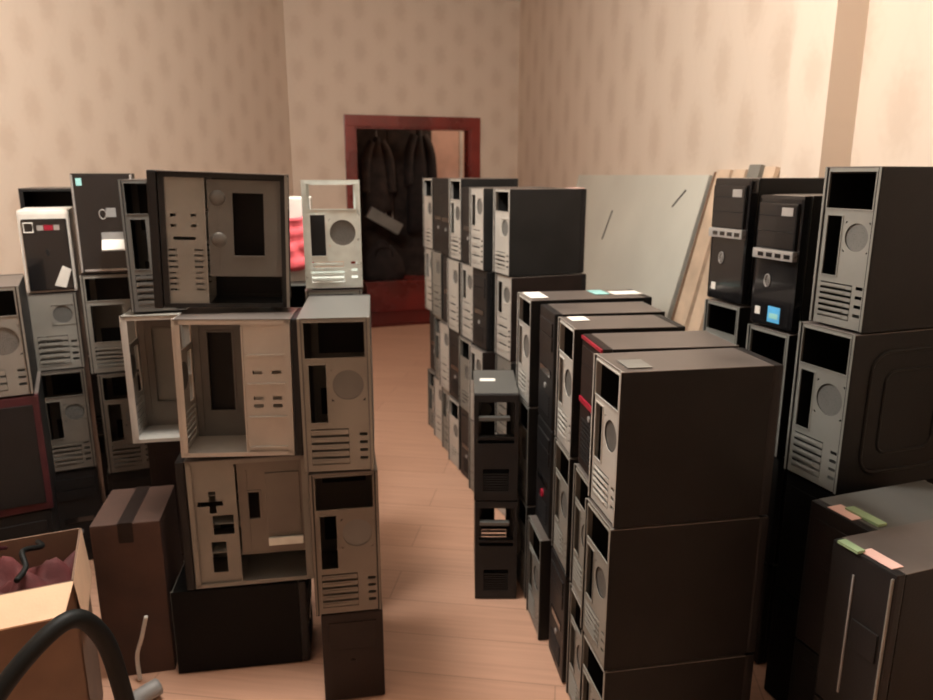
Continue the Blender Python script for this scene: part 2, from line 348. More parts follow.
COUNT = {}
def case(label, corner, z0, face, yaw, w=.18, h=.36, d=.34, shell='black', steel='galv', front='plain', open_side=None,
         psu='hole', slots=5, roll=0.0, emboss=False, group='stacked computer cases', feet=False, fansz=.04, skeleton=False,
         name='computer_case', seethrough=False, rear_detail=True, tray='galv2', cage_m=None, io=True, cl=None, tray_style=None, big_io=False, rear_m=None):
    fw, fd = (w, d) if face in ('rear', 'front') else (d, w)
    base = {'rear': 0, 'front': PI, 'L': -PI/2, 'R': PI/2}[face]
    ya = R(yaw); rt = Vector((math.cos(ya), math.sin(ya), 0)); bk = Vector((-math.sin(ya), math.cos(ya), 0))
    c = Vector((corner[0], corner[1], 0)) + rt*fw/2 + bk*fd/2
    t = thing(name, label, 'computer case', (c.x, c.y, z0), (0, 0, 0), group)
    t.rotation_euler = (Matrix.Rotation(R(roll), 4, bk) @ Matrix.Rotation(base+ya, 4, 'Z')).to_euler()
    if roll: t.location.z += abs(math.sin(R(roll)))*fw/2
    T = .0012; X, Y = w/2, d/2; ft = .006; Z0, Z1 = ft, h-.001
    cg = cage_m or steel
    # chassis: bottom, top rails, front sheet
    bm = bmesh.new()
    box(bm, -X+.002, X-.002, -Y+.002, Y-.032, Z0, Z0+.004)
    if not seethrough: box(bm, -X+.003, X-.003, -Y+.004, Y-.032, Z1-.008, Z1-.004)
    else:
        box(bm, -X+.003, -X+.018, -Y+.004, Y-.032, Z1-.008, Z1-.004); box(bm, X-.018, X-.003, -Y+.004, Y-.032, Z1-.008, Z1-.004)
    if not seethrough:
        plate(bm, w-.006, h-.014, T, [(.02, h*.56, w-.026, h-.03), (.02, h*.10, w-.026, h*.30)], lambda u, v, n: (-X+.003+u, Y-.034+n, Z0+.003+v))
    # folded flanges round the open side
    for sx in (-1, 1):
        for (a, b, c_, e) in ((-Y+.002, -Y+.016, Z0, Z1-.004), (Y-.048, Y-.034, Z0, Z1-.004), (-Y+.002, Y-.034, Z0, Z0+.012), (-Y+.002, Y-.034, Z1-.016, Z1-.004)):
            box(bm, sx*(X-.003)-.0008, sx*(X-.003)+.0008, a, b, c_, e)
    finish(bm, 'chassis', steel, t)
    # rear panel with its openings
    W_, H_ = w-.002, h-ft-.001
    psz = .088*(h/.40) if psu else 0
    holes = []; y = -Y
    if psu == 'hole' or psu == 'unit': holes.append((.014, H_-psz-.012, W_-.014, H_-.012))
    iox0, iox1 = .022, .022+.044+(.06 if big_io else 0); iotop = H_-psz-.030; ioh = .155*(h/.42)
    if io: holes.append((iox0, iotop-ioh, iox1, iotop))
    fr = min(fansz, (W_-iox1-.03)/2); fcx = iox1+(W_-iox1)/2-.002; fcz = iotop-.012-fr*1.08
    holes.append((fcx-fr*1.08, fcz-fr*1.08, fcx+fr*1.08, fcz+fr*1.08))
    sl1 = iotop-ioh-.018; sl0 = .018; sx0, sx1 = .020, .020+.098
    holes.append((sx0, sl0, sx1, sl1))
    vents = []
    for k in range(5): vents.append((W_-.034, sl0+.012+k*.022, W_-.014, sl0+.020+k*.022)) if sl0+.020+k*.022 < sl1 else None
    bm = bmesh.new()
    plate(bm, W_, H_, T*1.3, holes+vents, lambda u, v, n: (-X+.001+u, y+n, ft+v))
    # folded lips around the power supply opening and I/O opening
    for a, b, c_, e in holes[:2]:
        for (p, q, r_, s_) in ((a-.003, b-.003, c_+.003, b), (a-.003, e, c_+.003, e+.003), (a-.003, b, a, e), (c_, b, c_+.003, e)):
            box(bm, -X+.001+p, -X+.001+r_, y-.002, y+.0006, ft+q, ft+s_)
    for (a, b) in ((0, .006), (W_-.006, W_)): box(bm, -X+.001+a, -X+.001+b, y-.004, y+.004, ft, ft+H_)
    rp = finish(bm, 'rear_panel', rear_m or steel, t)
    if seethrough:
        bm = bmesh.new(); box(bm, -X+.018, -X+.070, -Y+.03, -Y+.034, ft+iotop-ioh-.01, ft+iotop+.005); box(bm, -X+.018, -X+.070, -Y+.03, -Y+.12, ft+iotop-ioh-.014, ft+iotop-ioh-.01); finish(bm, 'black_inner_bracket', 'plastic', t)
    fan(rp, -X+.001+fcx, ft+fcz, fr, y, steel)
    if slots and rear_detail:
        st = (sl1-sl0)/slots
        for k in range(slots):
            bm = bmesh.new(); a = ft+sl0+k*st
            box(bm, -X+.001+sx0+.001, -X+.001+sx1-.001, y-.001, y+.0005, a+.003, a+st-.003)
            box(bm, -X+.001+sx0+.006, -X+.001+sx1-.020, y-.003, y-.001, a+st*.38, a+st*.62)
            finish(bm, 'slot_cover', steel, rp)
    if psu == 'unit':
        bm = bmesh.new(); box(bm, -X+.018, X-.018, y+.004, y+.14, ft+H_-psz-.008, ft+H_-.016); pu = finish(bm, 'power_supply', 'galv2', t, bevel=.002)
        fan(pu, .0, ft+H_-psz/2-.012, psz*.34, y+.0028, 'galv2', wires=True)
    # outer panels
    if not skeleton and not seethrough:
        bm = bmesh.new(); box(bm, -X, X, -Y-.001, Y-.030, h-.004, h-.0015); finish(bm, 'top_panel', 'lit_top' if shell in ('black', 'black2', 'brown') else shell, t, bevel=.001)
    for sx, nm in ((-1, 'R'), (1, 'L')):
        if open_side == nm or open_side == 'both' or seethrough: continue
        bm = bmesh.new()
        x0, x1 = sorted((sx*X, sx*(X-.0018)))
        box(bm, x0, x1, -Y+.0005, Y-.030, ft*.6, h-.003)
        box(bm, *sorted((sx*X, sx*(X-.010))), -Y-.003, -Y+.0003, ft*.6, h-.003)
        sp = finish(bm, 'side_panel', shell, t, bevel=.0007)
        if emboss and sx == 1:
            bm = bmesh.new(); rounded_ring(bm, sx*X, -Y+.06, Y-.07, .05, h-.05, .05, .005, 0, sx); finish(bm, 'embossed_rib', shell, sp, smooth=True)
            bm = bmesh.new(); rounded_ring(bm, sx*X, -Y+.11, Y-.12, .10, h-.10, .03, .004, 0, sx); finish(bm, 'embossed_rib', shell, sp, smooth=True)
    # inside: motherboard tray and drive cage
    if open_side or seethrough:
        cl = (cl or min(.15, d*.40)) if not seethrough else .01
        xt = -X+.014; y0 = -Y+.004; W2 = d-cl-.045; H2 = h-.03
        if not seethrough:
            zb = .0 if open_side == 'L' else h*.22
            bm = bmesh.new()
            if tray_style == 'board': cut = (W2*.70, H2*.30-zb*0, W2*.86, H2*.52)
            elif open_side == 'R': cut = (W2*.28, H2*.32-zb+.03, W2*.68, H2*.90-zb)
            else: cut = (W2*.26, H2*.22, W2*.68, H2*.86)
            plate(bm, W2, H2-zb, .0012, [cut], lambda u, v, n: (xt-n, y0+u, Z0+.004+zb+v))
            for (a, b) in (((W2*.10), .012), ((W2*.86), .012)):
                box(bm, xt-.003, xt+.003, y0+a, y0+a+.004, Z0+zb+.02, Z0+H2-.02)
            a, b, c_, e = cut
            for (p, q, r_, s_) in ((a-.006, b-.006, c_+.006, b), (a-.006, e, c_+.006, e+.006), (a-.006, b, a, e), (c_, b, c_+.006, e)):
                box(bm, xt-.004, xt+.003, y0+p, y0+r_, Z0+.004+zb+q, Z0+.004+zb+s_)
            tr = finish(bm, 'motherboard_tray', tray, t)
            if tray_style == 'board':
                bm = bmesh.new(); box(bm, xt-.012, xt-.004, y0+W2*.08, y0+W2*.60, Z0+zb+.03, Z0+zb+.055); finish(bm, 'pale_rail', 'bright', tr, bevel=.002)
                bm = bmesh.new(); box(bm, xt-.006, xt-.002, y0+W2*.10, y0+W2*.60, Z0+H2*.42, Z0+H2*.92); finish(bm, 'backing_plate', 'tan', tr, bevel=.002)
            if open_side == 'R' and not tray_style:
                for vv in (.80, .50):
                    bm = bmesh.new(); bmesh.ops.create_uvsphere(bm, u_segments=20, v_segments=10, radius=.021, matrix=Matrix.Translation((xt-.001, y0+W2*.87, Z0+h*vv)) @ Matrix.Diagonal((.35, 1, 1, 1)))
                    finish(bm, 'round_dimple', tray, tr, smooth=True)
        if not seethrough:
            ylo, yhi = Y-.036-cl, Y-.040
            for sx in (-1, 1):
                bm = bmesh.new()
                hl = []
                if tray_style == 'board':
                    hl = [(cl*.30, H2*.10, cl*.62, H2*.36), (cl*.10, H2*.42, cl*.55, H2*.58), (cl*.30, H2*.66, cl*.85, H2*.70), (cl*.45, H2*.60, cl*.60, H2*.78)]
                elif open_side == 'R':
                    for k in range(8):
                        for q in (.10, .68): hl.append((cl*q, H2*(.12+k*.045), cl*(q+.2), H2*(.12+k*.045)+.005))
                    for z_ in (.62, .70):
                        for q in (.22, .68): hl.append((cl*q, H2*z_, cl*(q+.12), H2*z_+.008))
                    hl.append((cl*.25, H2*.52, cl*.75, H2*.545))
                else:
                    for z_ in (.36, .42, .62):
                        for q in (.2, .60): hl.append((cl*q, H2*z_, cl*(q+.2), H2*z_+.011))
                plate(bm, cl-.004, H2, .0012, hl, lambda u, v, n: (sx*(X-.010)-n*sx, ylo+u, Z0+.006+v))
                if open_side == 'L':
                    for z_ in (.30, .56, .78, .06):
                        box(bm, *sorted((sx*(X-.010), sx*(X-.002))), ylo+.012, yhi-.010, Z0+H2*z_, Z0+H2*z_+.004)
                box(bm, *sorted((sx*(X-.010), sx*(X-.004))), ylo, ylo+.004, Z0+.006, Z0+H2)
                finish(bm, 'drive_cage', cg, t)
            for z_ in (.02, .28, .52, .76):
                bm = bmesh.new(); box(bm, -X+.012, X-.012, ylo, yhi, Z0+H2*z_, Z0+H2*z_+.0015); finish(bm, 'cage_shelf', cg, t)
    # front
    if not seethrough: bezel(t, front, w, h, d, shell)
    else:
        bm = bmesh.new(); plate(bm, w-.004, h-.012, .0015, [(.012, h*.62, w-.016, h-.025), (.012, .03, w-.016, h*.56)], lambda u, v, n: (-X+.002+u, Y-.034+n, Z0+v)); finish(bm, 'front_frame', steel, t)
    if feet:
        for sx in (-1, 1):
            for sy in (-1, 1):
                bm = bmesh.new(); bmesh.ops.create_cone(bm, cap_ends=True, segments=16, radius1=.010, radius2=.012, depth=ft, matrix=Matrix.Translation((sx*(X-.03), sy*(Y-.05), ft/2))); finish(bm, 'foot', 'rubber', t)
    else:
        bm = bmesh.new(); box(bm, -X+.02, X-.02, -Y+.03, -Y+.05, 0, ft); box(bm, -X+.02, X-.02, Y-.08, Y-.06, 0, ft); finish(bm, 'foot_rail', 'rubber', t)
    return t

def bezel(t, kind, w, h, d, shell):
    X, Y = w/2, d/2
    def fb(bm, u0, u1, v0, v1, n0, n1):       # u from the viewer's left, v up, n outward from the bezel's face
        box(bm, X-u1, X-u0, Y+n0, Y+n1, v0, v1)
    def disc(bm, u, v, r, n0, n1, sx=1.0, seg=24):
        mtx = Matrix.Translation((X-u, Y+(n0+n1)/2, v)) @ Matrix.Diagonal((sx, 1, 1, 1)) @ Matrix.Rotation(PI/2, 4, 'X')
        bmesh.ops.create_cone(bm, cap_ends=True, segments=seg, radius1=r, radius2=r, depth=abs(n1-n0), matrix=mtx)
    def ring(bm, u, v, r, n, wd, sx=1.0):
        tube(bm, [(X-u+math.cos(2*PI*k/24)*r*sx, Y+n, v+math.sin(2*PI*k/24)*r) for k in range(24)], wd, 6, closed=True)
    if kind == 'edge':
        bm = bmesh.new(); fb(bm, 0, w, .004, h-.001, -.030, -.006); b = finish(bm, 'front_bezel', 'plastic', t, bevel=.006)
        bm = bmesh.new(); fb(bm, w-.008, w-.004, .012, h-.01, -.007, 0); finish(bm, 'pale_edge_strip', 'galv', b, bevel=.002)
        bm = bmesh.new(); fb(bm, .060, .064, .05, h-.05, -.007, -.003); finish(bm, 'pale_seam', 'grey', b)
        bm = bmesh.new(); fb(bm, .072, w-.02, h*.45, h*.62, -.007, -.002); finish(bm, 'drive_cover', 'plastic', b, bevel=.002)
    elif kind in ('flat', 'flat2'):
        if kind == 'flat2': shell = 'plastic'
        bm = bmesh.new(); fb(bm, 0, w, .004, h-.001, -.030, -.006); b = finish(bm, 'front_bezel', shell, t, bevel=.006)
        bm = bmesh.new(); fb(bm, .02, w-.02, h*.60, h*.90, -.007, -.003); finish(bm, 'drive_cover', shell, b, bevel=.002)
        bm = bmesh.new(); disc(bm, w*.5, h*.45, .008, -.008, -.003); finish(bm, 'power_button', shell, b)
    elif kind in ('plain', 'plain_red'):
        bm = bmesh.new(); fb(bm, 0, w, .004, h-.001, -.030, -.006); b = finish(bm, 'front_bezel', 'plastic', t, bevel=.006)
        for k in range(2):
            bm = bmesh.new(); v = h-.030-(k+1)*.045; fb(bm, .016, w-.016, v, v+.042, -.007, -.002); finish(bm, 'drive_cover', 'plastic', b, bevel=.002)
        bm = bmesh.new(); fb(bm, .030, w-.030, h*.44, h*.44+.022, -.007, -.003); finish(bm, 'card_reader', 'gloss', b, bevel=.001)
        bm = bmesh.new(); rb = kind == 'plain_red'; disc(bm, w*.5, h*.34, .014 if rb else .009, -.008, -.001 if rb else -.003); finish(bm, 'power_button', 'red' if rb else 'grey', b)
        bm = bmesh.new()
        for k in range(7): fb(bm, .035, w-.035, .035+k*.010, .039+k*.010, -.008, -.003)
        finish(bm, 'vent_louvres', 'plastic', b)
    elif kind == 'red':
        bm = bmesh.new(); fb(bm, 0, w, .004, h-.001, -.030, -.006); b = finish(bm, 'front_bezel', 'brown', t, bevel=.006)
        bm = bmesh.new(); fb(bm, .004, w-.004, h-.012, h-.003, -.007, -.002); finish(bm, 'red_top_trim', 'red', b, bevel=.002)
        bm = bmesh.new(); fb(bm, .006, w-.006, h*.50, h*.54, -.007, -.001); finish(bm, 'red_stripe', 'red', b, bevel=.002)
        for k in range(2):
            bm = bmesh.new(); v = h-.025-(k+1)*.045; fb(bm, .016, w-.016, v, v+.042, -.007, -.003); finish(bm, 'drive_cover', 'brown', b, bevel=.002)
        bm = bmesh.new(); disc(bm, w*.5, h*.43, .008, -.008, -.003); finish(bm, 'power_button', 'grey', b)
        bm = bmesh.new()
        for k in range(9): fb(bm, .03, w-.03, .03+k*.013, .036+k*.013, -.008, -.002)
        finish(bm, 'vent_louvres', 'plastic', b)
    elif kind == 'tower':          # glossy tower with silver band, badge and stickers
        bm = bmesh.new(); fb(bm, 0, w, .004, h-.001, -.030, 0)
        b = finish(bm, 'front_bezel', 'gloss', t, bevel=.010)
        bm = bmesh.new(); fb(bm, .010, w-.010, h*.60, h-.022, -.002, .010); up = finish(bm, 'upper_door', 'gloss', b, bevel=.006)
        bm = bmesh.new(); fb(bm, .016, w-.016, h*.73, h*.735, .0098, .0115); fb(bm, .016, w-.016, h*.845, h*.85, .0098, .0115); finish(bm, 'door_seam', 'plastic', up)
        bm = bmesh.new(); fb(bm, w*.60, w*.85, h*.845, h*.91, .0098, .0108); finish(bm, 'grey_sticker', 'silver', up)
        bm = bmesh.new(); fb(bm, .006, w-.006, h*.525, h*.60, -.002, .016); bn = finish(bm, 'silver_band', 'silver', b, bevel=.005)
        bm = bmesh.new()
        for k in range(4): fb(bm, .03+k*.034, .052+k*.034, h*.545, h*.575, .0155, .0172)
        finish(bm, 'media_port', 'gloss', bn)
        bm = bmesh.new(); ring(bm, w*.36, h*.36, .017, .002, .0022, .62)
        tube(bm, [(X-w*.36+.004, Y+.002, h*.36-.010), (X-w*.36-.001, Y+.002, h*.36+.012)], .0014, 6)
        tube(bm, [(X-w*.36-.001, Y+.002, h*.36-.012), (X-w*.36-.005, Y+.002, h*.36+.010)], .0014, 6)
        finish(bm, 'oval_badge', 'silver', b)
        bm = bmesh.new(); fb(bm, w*.13, w*.25, h*.09, h*.15, 0, .0012); finish(bm, 'small_sticker', 'white', b)
        return b
    elif kind == 'pc_trim':        # left tower: glossy face, silver side trims, open flap
        bm = bmesh.new(); fb(bm, 0, w, .004, h-.001, -.030, 0); b = finish(bm, 'front_bezel', 'gloss', t, bevel=.006)
        for a in (0, w-.007):
            bm = bmesh.new(); fb(bm, a, a+.007, .010, h-.006, -.001, .004); finish(bm, 'silver_trim', 'silver', b, bevel=.002)
        bm = bmesh.new(); fb(bm, .016, .034, h*.88, h*.95, 0, .001); finish(bm, 'cyan_sticker', 'cyan', b)
        bm = bmesh.new(); ring(bm, w*.46, h*.60, .016, .002, .002, .7); finish(bm, 'oval_badge', 'silver', b)
        bm = bmesh.new(); fb(bm, w*.52, w*.68, h*.57, h*.66, 0, .003); finish(bm, 'badge_plate', 'grey', b, bevel=.001)
        bm = bmesh.new()
        v = [(X-w*.40, Y+.0, h*.34), (X-w*.88, Y+.0, h*.34), (X-w*.88, Y+.055, h*.25), (X-w*.40, Y+.055, h*.25)]
        q = [bm.verts.new(p) for p in v]; f = bm.faces.new(q)
        g = bmesh.ops.extrude_face_region(bm, geom=[f]); bmesh.ops.translate(bm, verts=[e for e in g['geom'] if isinstance(e, bmesh.types.BMVert)], vec=(0, .001, .004))
        finish(bm, 'open_flap', 'white', b)
        bm = bmesh.new(); fb(bm, w*.40, w*.88, h*.34, h*.42, -.001, .003); finish(bm, 'port_bay', 'grey', b, bevel=.001)
        bm = bmesh.new(); fb(bm, .012, w-.010, .012, .020, 0, .004); finish(bm, 'bottom_trim', 'silver', b, bevel=.001)
    elif kind == 'white':          # white frame round a black face
        bm = bmesh.new()
        # rounded frame as an outline
        fb(bm, 0, w, .004, h-.001, -.030, -.004); b = finish(bm, 'front_bezel', 'white', t, bevel=.014)
        bm = bmesh.new(); fb(bm, .012, w-.010, .012, h-.030, -.006, .003); fc = finish(bm, 'black_face', 'gloss', b, bevel=.006)
        bm = bmesh.new(); tube(bm, [(X-.032+a*.014, Y+.004, h-.060+c_*.016) for a, c_ in ((-1,-1),(1,-1),(1,1),(-1,1))], .003, 6, closed=True); finish(bm, 'white_badge', 'white', fc)
        bm = bmesh.new(); fb(bm, .058, .078, h-.070, h-.052, .003, .004); finish(bm, 'grey_lettering', 'silver', fc)
        bm = bmesh.new(); fb(bm, .110, .128, h-.070, h-.052, .003, .004); finish(bm, 'grey_lettering', 'silver', fc)
        bm = bmesh.new(); fb(bm, .080, .108, h-.070, h-.052, .003, .004); finish(bm, 'red_lettering', 'red', fc)
        bm = bmesh.new(); disc(bm, w*.5, h*.5, .012, .002, .005, .5); finish(bm, 'power_button', 'plastic', fc)
        # hanging tag
        bm = bmesh.new()
        q = [bm.verts.new(p) for p in ((X-w*.56, Y+.006, .03), (X-w*.78, Y+.006, .02), (X-w*.92, Y+.008, .085), (X-w*.76, Y+.008, .10))]
        f = bm.faces.new(q); g = bmesh.ops.extrude_face_region(bm, geom=[f]); bmesh.ops.translate(bm, verts=[e for e in g['geom'] if isinstance(e, bmesh.types.BMVert)], vec=(0,.001,0))
        finish(bm, 'paper_tag', 'white', fc)
    elif kind == 'maroon':
        bm = bmesh.new(); fb(bm, 0, w, .004, h-.001, -.030, -.004); b = finish(bm, 'front_bezel', 'maroon', t, bevel=.006)
        bm = bmesh.new(); fb(bm, .018, w-.018, .03, h-.03, -.005, .001); finish(bm, 'black_face', 'plastic', b, bevel=.004)
    elif kind == 'gutted':         # bezel stripped: open bays in a black frame
        bm = bmesh.new()
        plate(bm, w, h-.006, .024, [(.014, h*.60, w-.014, h-.030), (.014, h*.54, w-.014, h*.575), (.03, .03, w-.03, h*.30)], lambda u, v, n: (X-u, Y-.030+n, .004+v))
        b = finish(bm, 'front_bezel', 'plastic', t)
        bm = bmesh.new(); fb(bm, .016, w-.03, h*.77, h*.80, -.020, .004); finish(bm, 'drive_tray', 'galv2', b)
        bm = bmesh.new()
        for k in range(8): fb(bm, .03, w-.03, .034+k*.009, .038+k*.009, -.016, -.008)
        finish(bm, 'vent_louvres', 'plastic', b)
    return None

G_L = 'cases piled left of the aisle'; G_M = 'cases in the row right of the aisle'; G_C = 'cases in the far row by the doorway'; G_R = 'cases stacked along the right wall'
# ---- L1: near left stack (sides towards the camera)
case('black closed case at floor level under the beige gutted case, near left', (-.872, 1.93), 0, 'L', 9, w=.19, h=.28, d=.395, shell='shaded_black', group=G_L, feet=True)
case('beige open case with cut-out panels on the lowest black case', (-.832, 1.93), .28, 'R', 10, w=.18, h=.41, d=.37, shell='black', steel='beige', tray='tan', cage_m='beige', open_side='R', group=G_L, cl=.13, tray_style='board')
case('grey open case with shiny drive bays on the right, third up in near left stack', (-.80, 1.93), .692, 'L', 6, w=.18, h=.405, d=.342, shell='black', steel='pale', tray='galv2', open_side='L', group=G_L, roll=1.0, cl=.13)
case('open black tower with perforated grey drive cage on top of the near left stack', (-.868, 1.985), 1.104, 'R', 12, w=.18, h=.378, d=.366, shell='black', steel='black2', tray='galv2', cage_m='galv', open_side='R', group=G_L, roll=2.0, cl=.115, rear_m='galv')
# ---- L2: rears toward the camera, beside the aisle
case('dark brown low case on the floor beside the aisle, left side', (-.405, 1.80), 0, 'front', 10, w=.172, h=.285, d=.38, shell='brown', front='flat', group=G_L, feet=True)
case('tan case rear with dark top opening, second from floor beside the aisle', (-.418, 1.80), .285, 'rear', 10, w=.182, h=.425, d=.38, shell='black', steel='tan', slots=5, group=G_L)
case('grey case rear with wide empty power supply opening, flat top showing, beside the aisle', (-.427, 1.80), .71, 'rear', 7, w=.182, h=.42, d=.38, shell='galv2', steel='beige', slots=5, group=G_L)
z = 0
for lab, hh in (('closed black case on the floor hidden behind the aisle-side left stack', .377), ('closed black case in the middle behind the aisle-side left stack', .377), ('closed black case third up behind the aisle-side left stack', .377)):
    case(lab, (-.50, 2.24), z, 'rear', 10, w=.176, h=hh, d=.36, shell='black', group=G_L, rear_detail=False); z += hh
case('bright bare steel skeleton case with empty top opening, tall beside the doorway', (-.497, 2.24), 1.131, 'rear', 10, w=.176, h=.335, d=.32, shell='bright', steel='bright', seethrough=True, skeleton=True, slots=4, group=G_L)
# small white box and pink cloth behind the gap
t = thing('white_box', 'white box seen in the gap between two left stacks', 'box', (-.67, 2.75, 1.10), (0,0,R(10)))
bm = bmesh.new(); box(bm, -.095, .095, -.1, .1, 0, .30); finish(bm, 'body', 'white', t, bevel=.006)
bm = bmesh.new(); box(bm, -.04, -.015, -.103, -.1, .05, .075); finish(bm, 'dark_port', 'plastic', t)
# its carrier
for k in range(3): case(('black case on the floor under the white box', 'black case second up under the white box', 'black case directly under the white box')[k], (-.745, 2.62), k*.3667, 'rear', 10, w=.185, h=.366, d=.32, group=G_L, rear_detail=False)
bm = bmesh.new(); n = 14; vv = [[None]*(n+1) for _ in range(n+1)]
for i in range(n+1):
    for j in range(n+1):
        u, v = i/n, j/n
        vv[i][j] = bm.verts.new((-.08+.16*u+.01*math.sin(v*9), -.006-.012*abs(math.sin(u*7+v*3))-.008*abs(math.sin(v*11)), .02+.19*v-.02*math.sin(u*3)))
for i in range(n):
    for j in range(n): bm.faces.new([vv[i][j], vv[i+1][j], vv[i+1][j+1], vv[i][j+1]])
g = bmesh.ops.extrude_face_region(bm, geom=list(bm.faces)); bmesh.ops.translate(bm, verts=[e for e in g['geom'] if isinstance(e, bmesh.types.BMVert)], vec=(0,-.003,0))
tag(finish(bm, 'cloth', 'pinkcloth', smooth=True, loc=(-.640, 2.648, 1.14), rot=(0,0,R(10))), 'bright pink cloth hanging on the white box between left stacks', 'cloth')
# ---- L0: behind-left of L1
case('closed brown flat case at the bottom of the stack left of centre', (-1.09, 2.33), 0, 'front', 10, w=.30, h=.17, d=.30, shell='brown', front='flat', group=G_L)
case('brownish case front at knee height, left neighbour of the gutted beige case', (-1.085, 2.33), .17, 'front', 10, w=.19, h=.43, d=.32, shell='brown', steel='tan', front='flat', group=G_L)
case('pale open case with brown wiring, left behind the shiny drive bays', (-1.11, 2.30), .60, 'L', 10, w=.18, h=.44, d=.36, shell='beige', steel='pale', tray='tan', cage_m='beige', open_side='L', group=G_L)
case('black case with narrow silver rear, squeezed left of the perforated cage tower', (-1.08, 2.32), 1.042, 'rear', 18, w=.17, h=.425, d=.34, shell='black', steel='galv2', group=G_L)
# ---- L3: glossy tower stack
case('black case at the bottom under the glossy tower stack on the left', (-1.375, 2.60), 0, 'front', 22, w=.17, h=.365, d=.32, shell='black', group=G_L)
case('tan case rear low under the glossy black left tower', (-1.365, 2.60), .365, 'rear', 22, w=.17, h=.395, d=.32, shell='black', steel='tan', psu='hole', group=G_L)
case('case rear with two big dark openings and beige bar below glossy left tower', (-1.385, 2.60), .76, 'rear', 22, w=.195, h=.37, d=.32, shell='black', steel='beige', psu='hole', fansz=.03, group=G_L, big_io=True)
case('glossy black tower front with small cyan sticker and white open flap', (-1.375, 2.60), 1.13, 'front', 22, w=.195, h=.356, d=.32, shell='black', front='pc_trim', group=G_L)
# ---- L4
case('black case on the floor under the white-framed tower', (-1.57, 2.56), 0, 'front', 25, w=.162, h=.385, d=.31, shell='black', group=G_L)
case('tan case rear under the small beige fan case at far left', (-1.57, 2.56), .385, 'rear', 25, w=.162, h=.395, d=.31, shell='black', steel='tan', group=G_L)
case('small beige case rear with round fan directly under the white-framed tower', (-1.567, 2.56), .78, 'rear', 25, w=.162, h=.285, d=.31, shell='black', steel='beige', psu=None, io=False, fansz=.045, group=G_L)
case('white-framed black tower front with red lettering and hanging paper tag', (-1.557, 2.56), 1.065, 'front', 25, w=.162, h=.295, d=.31, shell='white', front='white', group=G_L)
z = 0
for k, lab in enumerate(('black case on the floor behind the white-framed tower stack', 'black case second up behind the white-framed tower stack', 'black case third up behind the white-framed tower stack', 'black case whose dark top shows above the white-framed tower')):
    case(lab, (-1.80, 3.0), z, 'rear', 22, w=.21, h=.357, d=.33, shell='black', steel='black2', group=G_L, rear_detail=False); z += .357
# ---- L5: far left edge
case('black case on the floor at the left edge of the photo', (-1.515, 2.10), 0, 'front', 28, w=.185, h=.42, d=.33, shell='black', group=G_L)
case('maroon-trimmed black case front under the light fan case at the left edge', (-1.51, 2.10), .42, 'front', 28, w=.19, h=.39, d=.33, shell='black', front='maroon', group=G_L)
case('light grey case rear with round fan at the left edge, topmost there', (-1.515, 2.10), .81, 'rear', 28, w=.185, h=.345, d=.33, shell='black', steel='galv', slots=3, fansz=.045, group=G_L)

# ---- E row: right of the aisle, three high, backs or fronts to the aisle
LEV = ('on the floor', 'in the middle', 'on top')
def col(corner, yaw, specs, z0=0):
    z = z0
    for s in specs:
        s = dict(s); lab = s.pop('label'); dx = s.pop('dx', 0); dy = s.pop('dy', 0)
        case(lab, (corner[0]+dx, corner[1]+dy), z, s.pop('face', 'L'), s.pop('yaw', yaw), **s); z += s['h']
E = dict(group=G_M)
col((.325, 1.47), 10, [
    dict(label='black case on the floor, bottom of the nearest right stack', h=.36, w=.17, d=.38, steel='beige', feet=True, **E),
    dict(label='big black case with bare side, middle of the nearest right stack', h=.36, w=.17, d=.385, steel='beige', dx=-.004, **E),
    dict(label='black case with large plain side, top of the nearest right stack', h=.36, w=.17, d=.375, steel='pale', dx=.002, **E)])
col((.317, 1.675), 7, [
    dict(label='case with pale grimy back on the floor behind the nearest right stack', h=.36, w=.18, d=.34, steel='beige', feet=True, **E),
    dict(label='case with pale back in middle of the stack topped by the red-striped case', h=.36, w=.18, d=.34, steel='beige', **E),
    dict(label='black case front with bright red stripe and red top corner', h=.36, w=.18, d=.34, face='R', front='red', shell='black2', **E)])
col((.288, 1.885), 7, [
    dict(label='brown-black case front on the floor, third stack along the right row', h=.36, w=.175, d=.33, face='R', shell='brown', feet=True, dx=-.01, **E),
    dict(label='tan case back, middle of third stack along the right row', h=.36, w=.175, d=.33, steel='beige', **E),
    dict(label='case with pale grey back behind the red-striped case, third stack on top', h=.365, w=.175, d=.31, steel='pale', shell='black', **E)])
col((.252, 2.095), 8, [
    dict(label='case with scuffed steel back on the floor, fourth stack of right row', h=.36, w=.18, d=.34, steel='galv', feet=True, dx=-.015, **E),
    dict(label='black case front with red button, middle of fourth right stack', h=.36, w=.18, d=.34, face='R', front='plain_red', shell='brown', **E),
    dict(label='black case front on top of fourth stack along the right row', h=.365, w=.18, d=.34, face='R', front='plain', shell='black', **E)])
col((.212, 2.335), 10, [
    dict(label='case on the floor in the fifth stack, beside the gutted pair', h=.36, w=.18, d=.42, steel='galv', feet=True, **E),
    dict(label='black case in middle of the fifth stack beside the gutted pair', h=.36, w=.18, d=.42, steel='galv', **E),
    dict(label='dark greenish case with pale back, paper scraps and cyan tape on top', h=.365, w=.18, d=.42, steel='pale', shell='black', **E)])
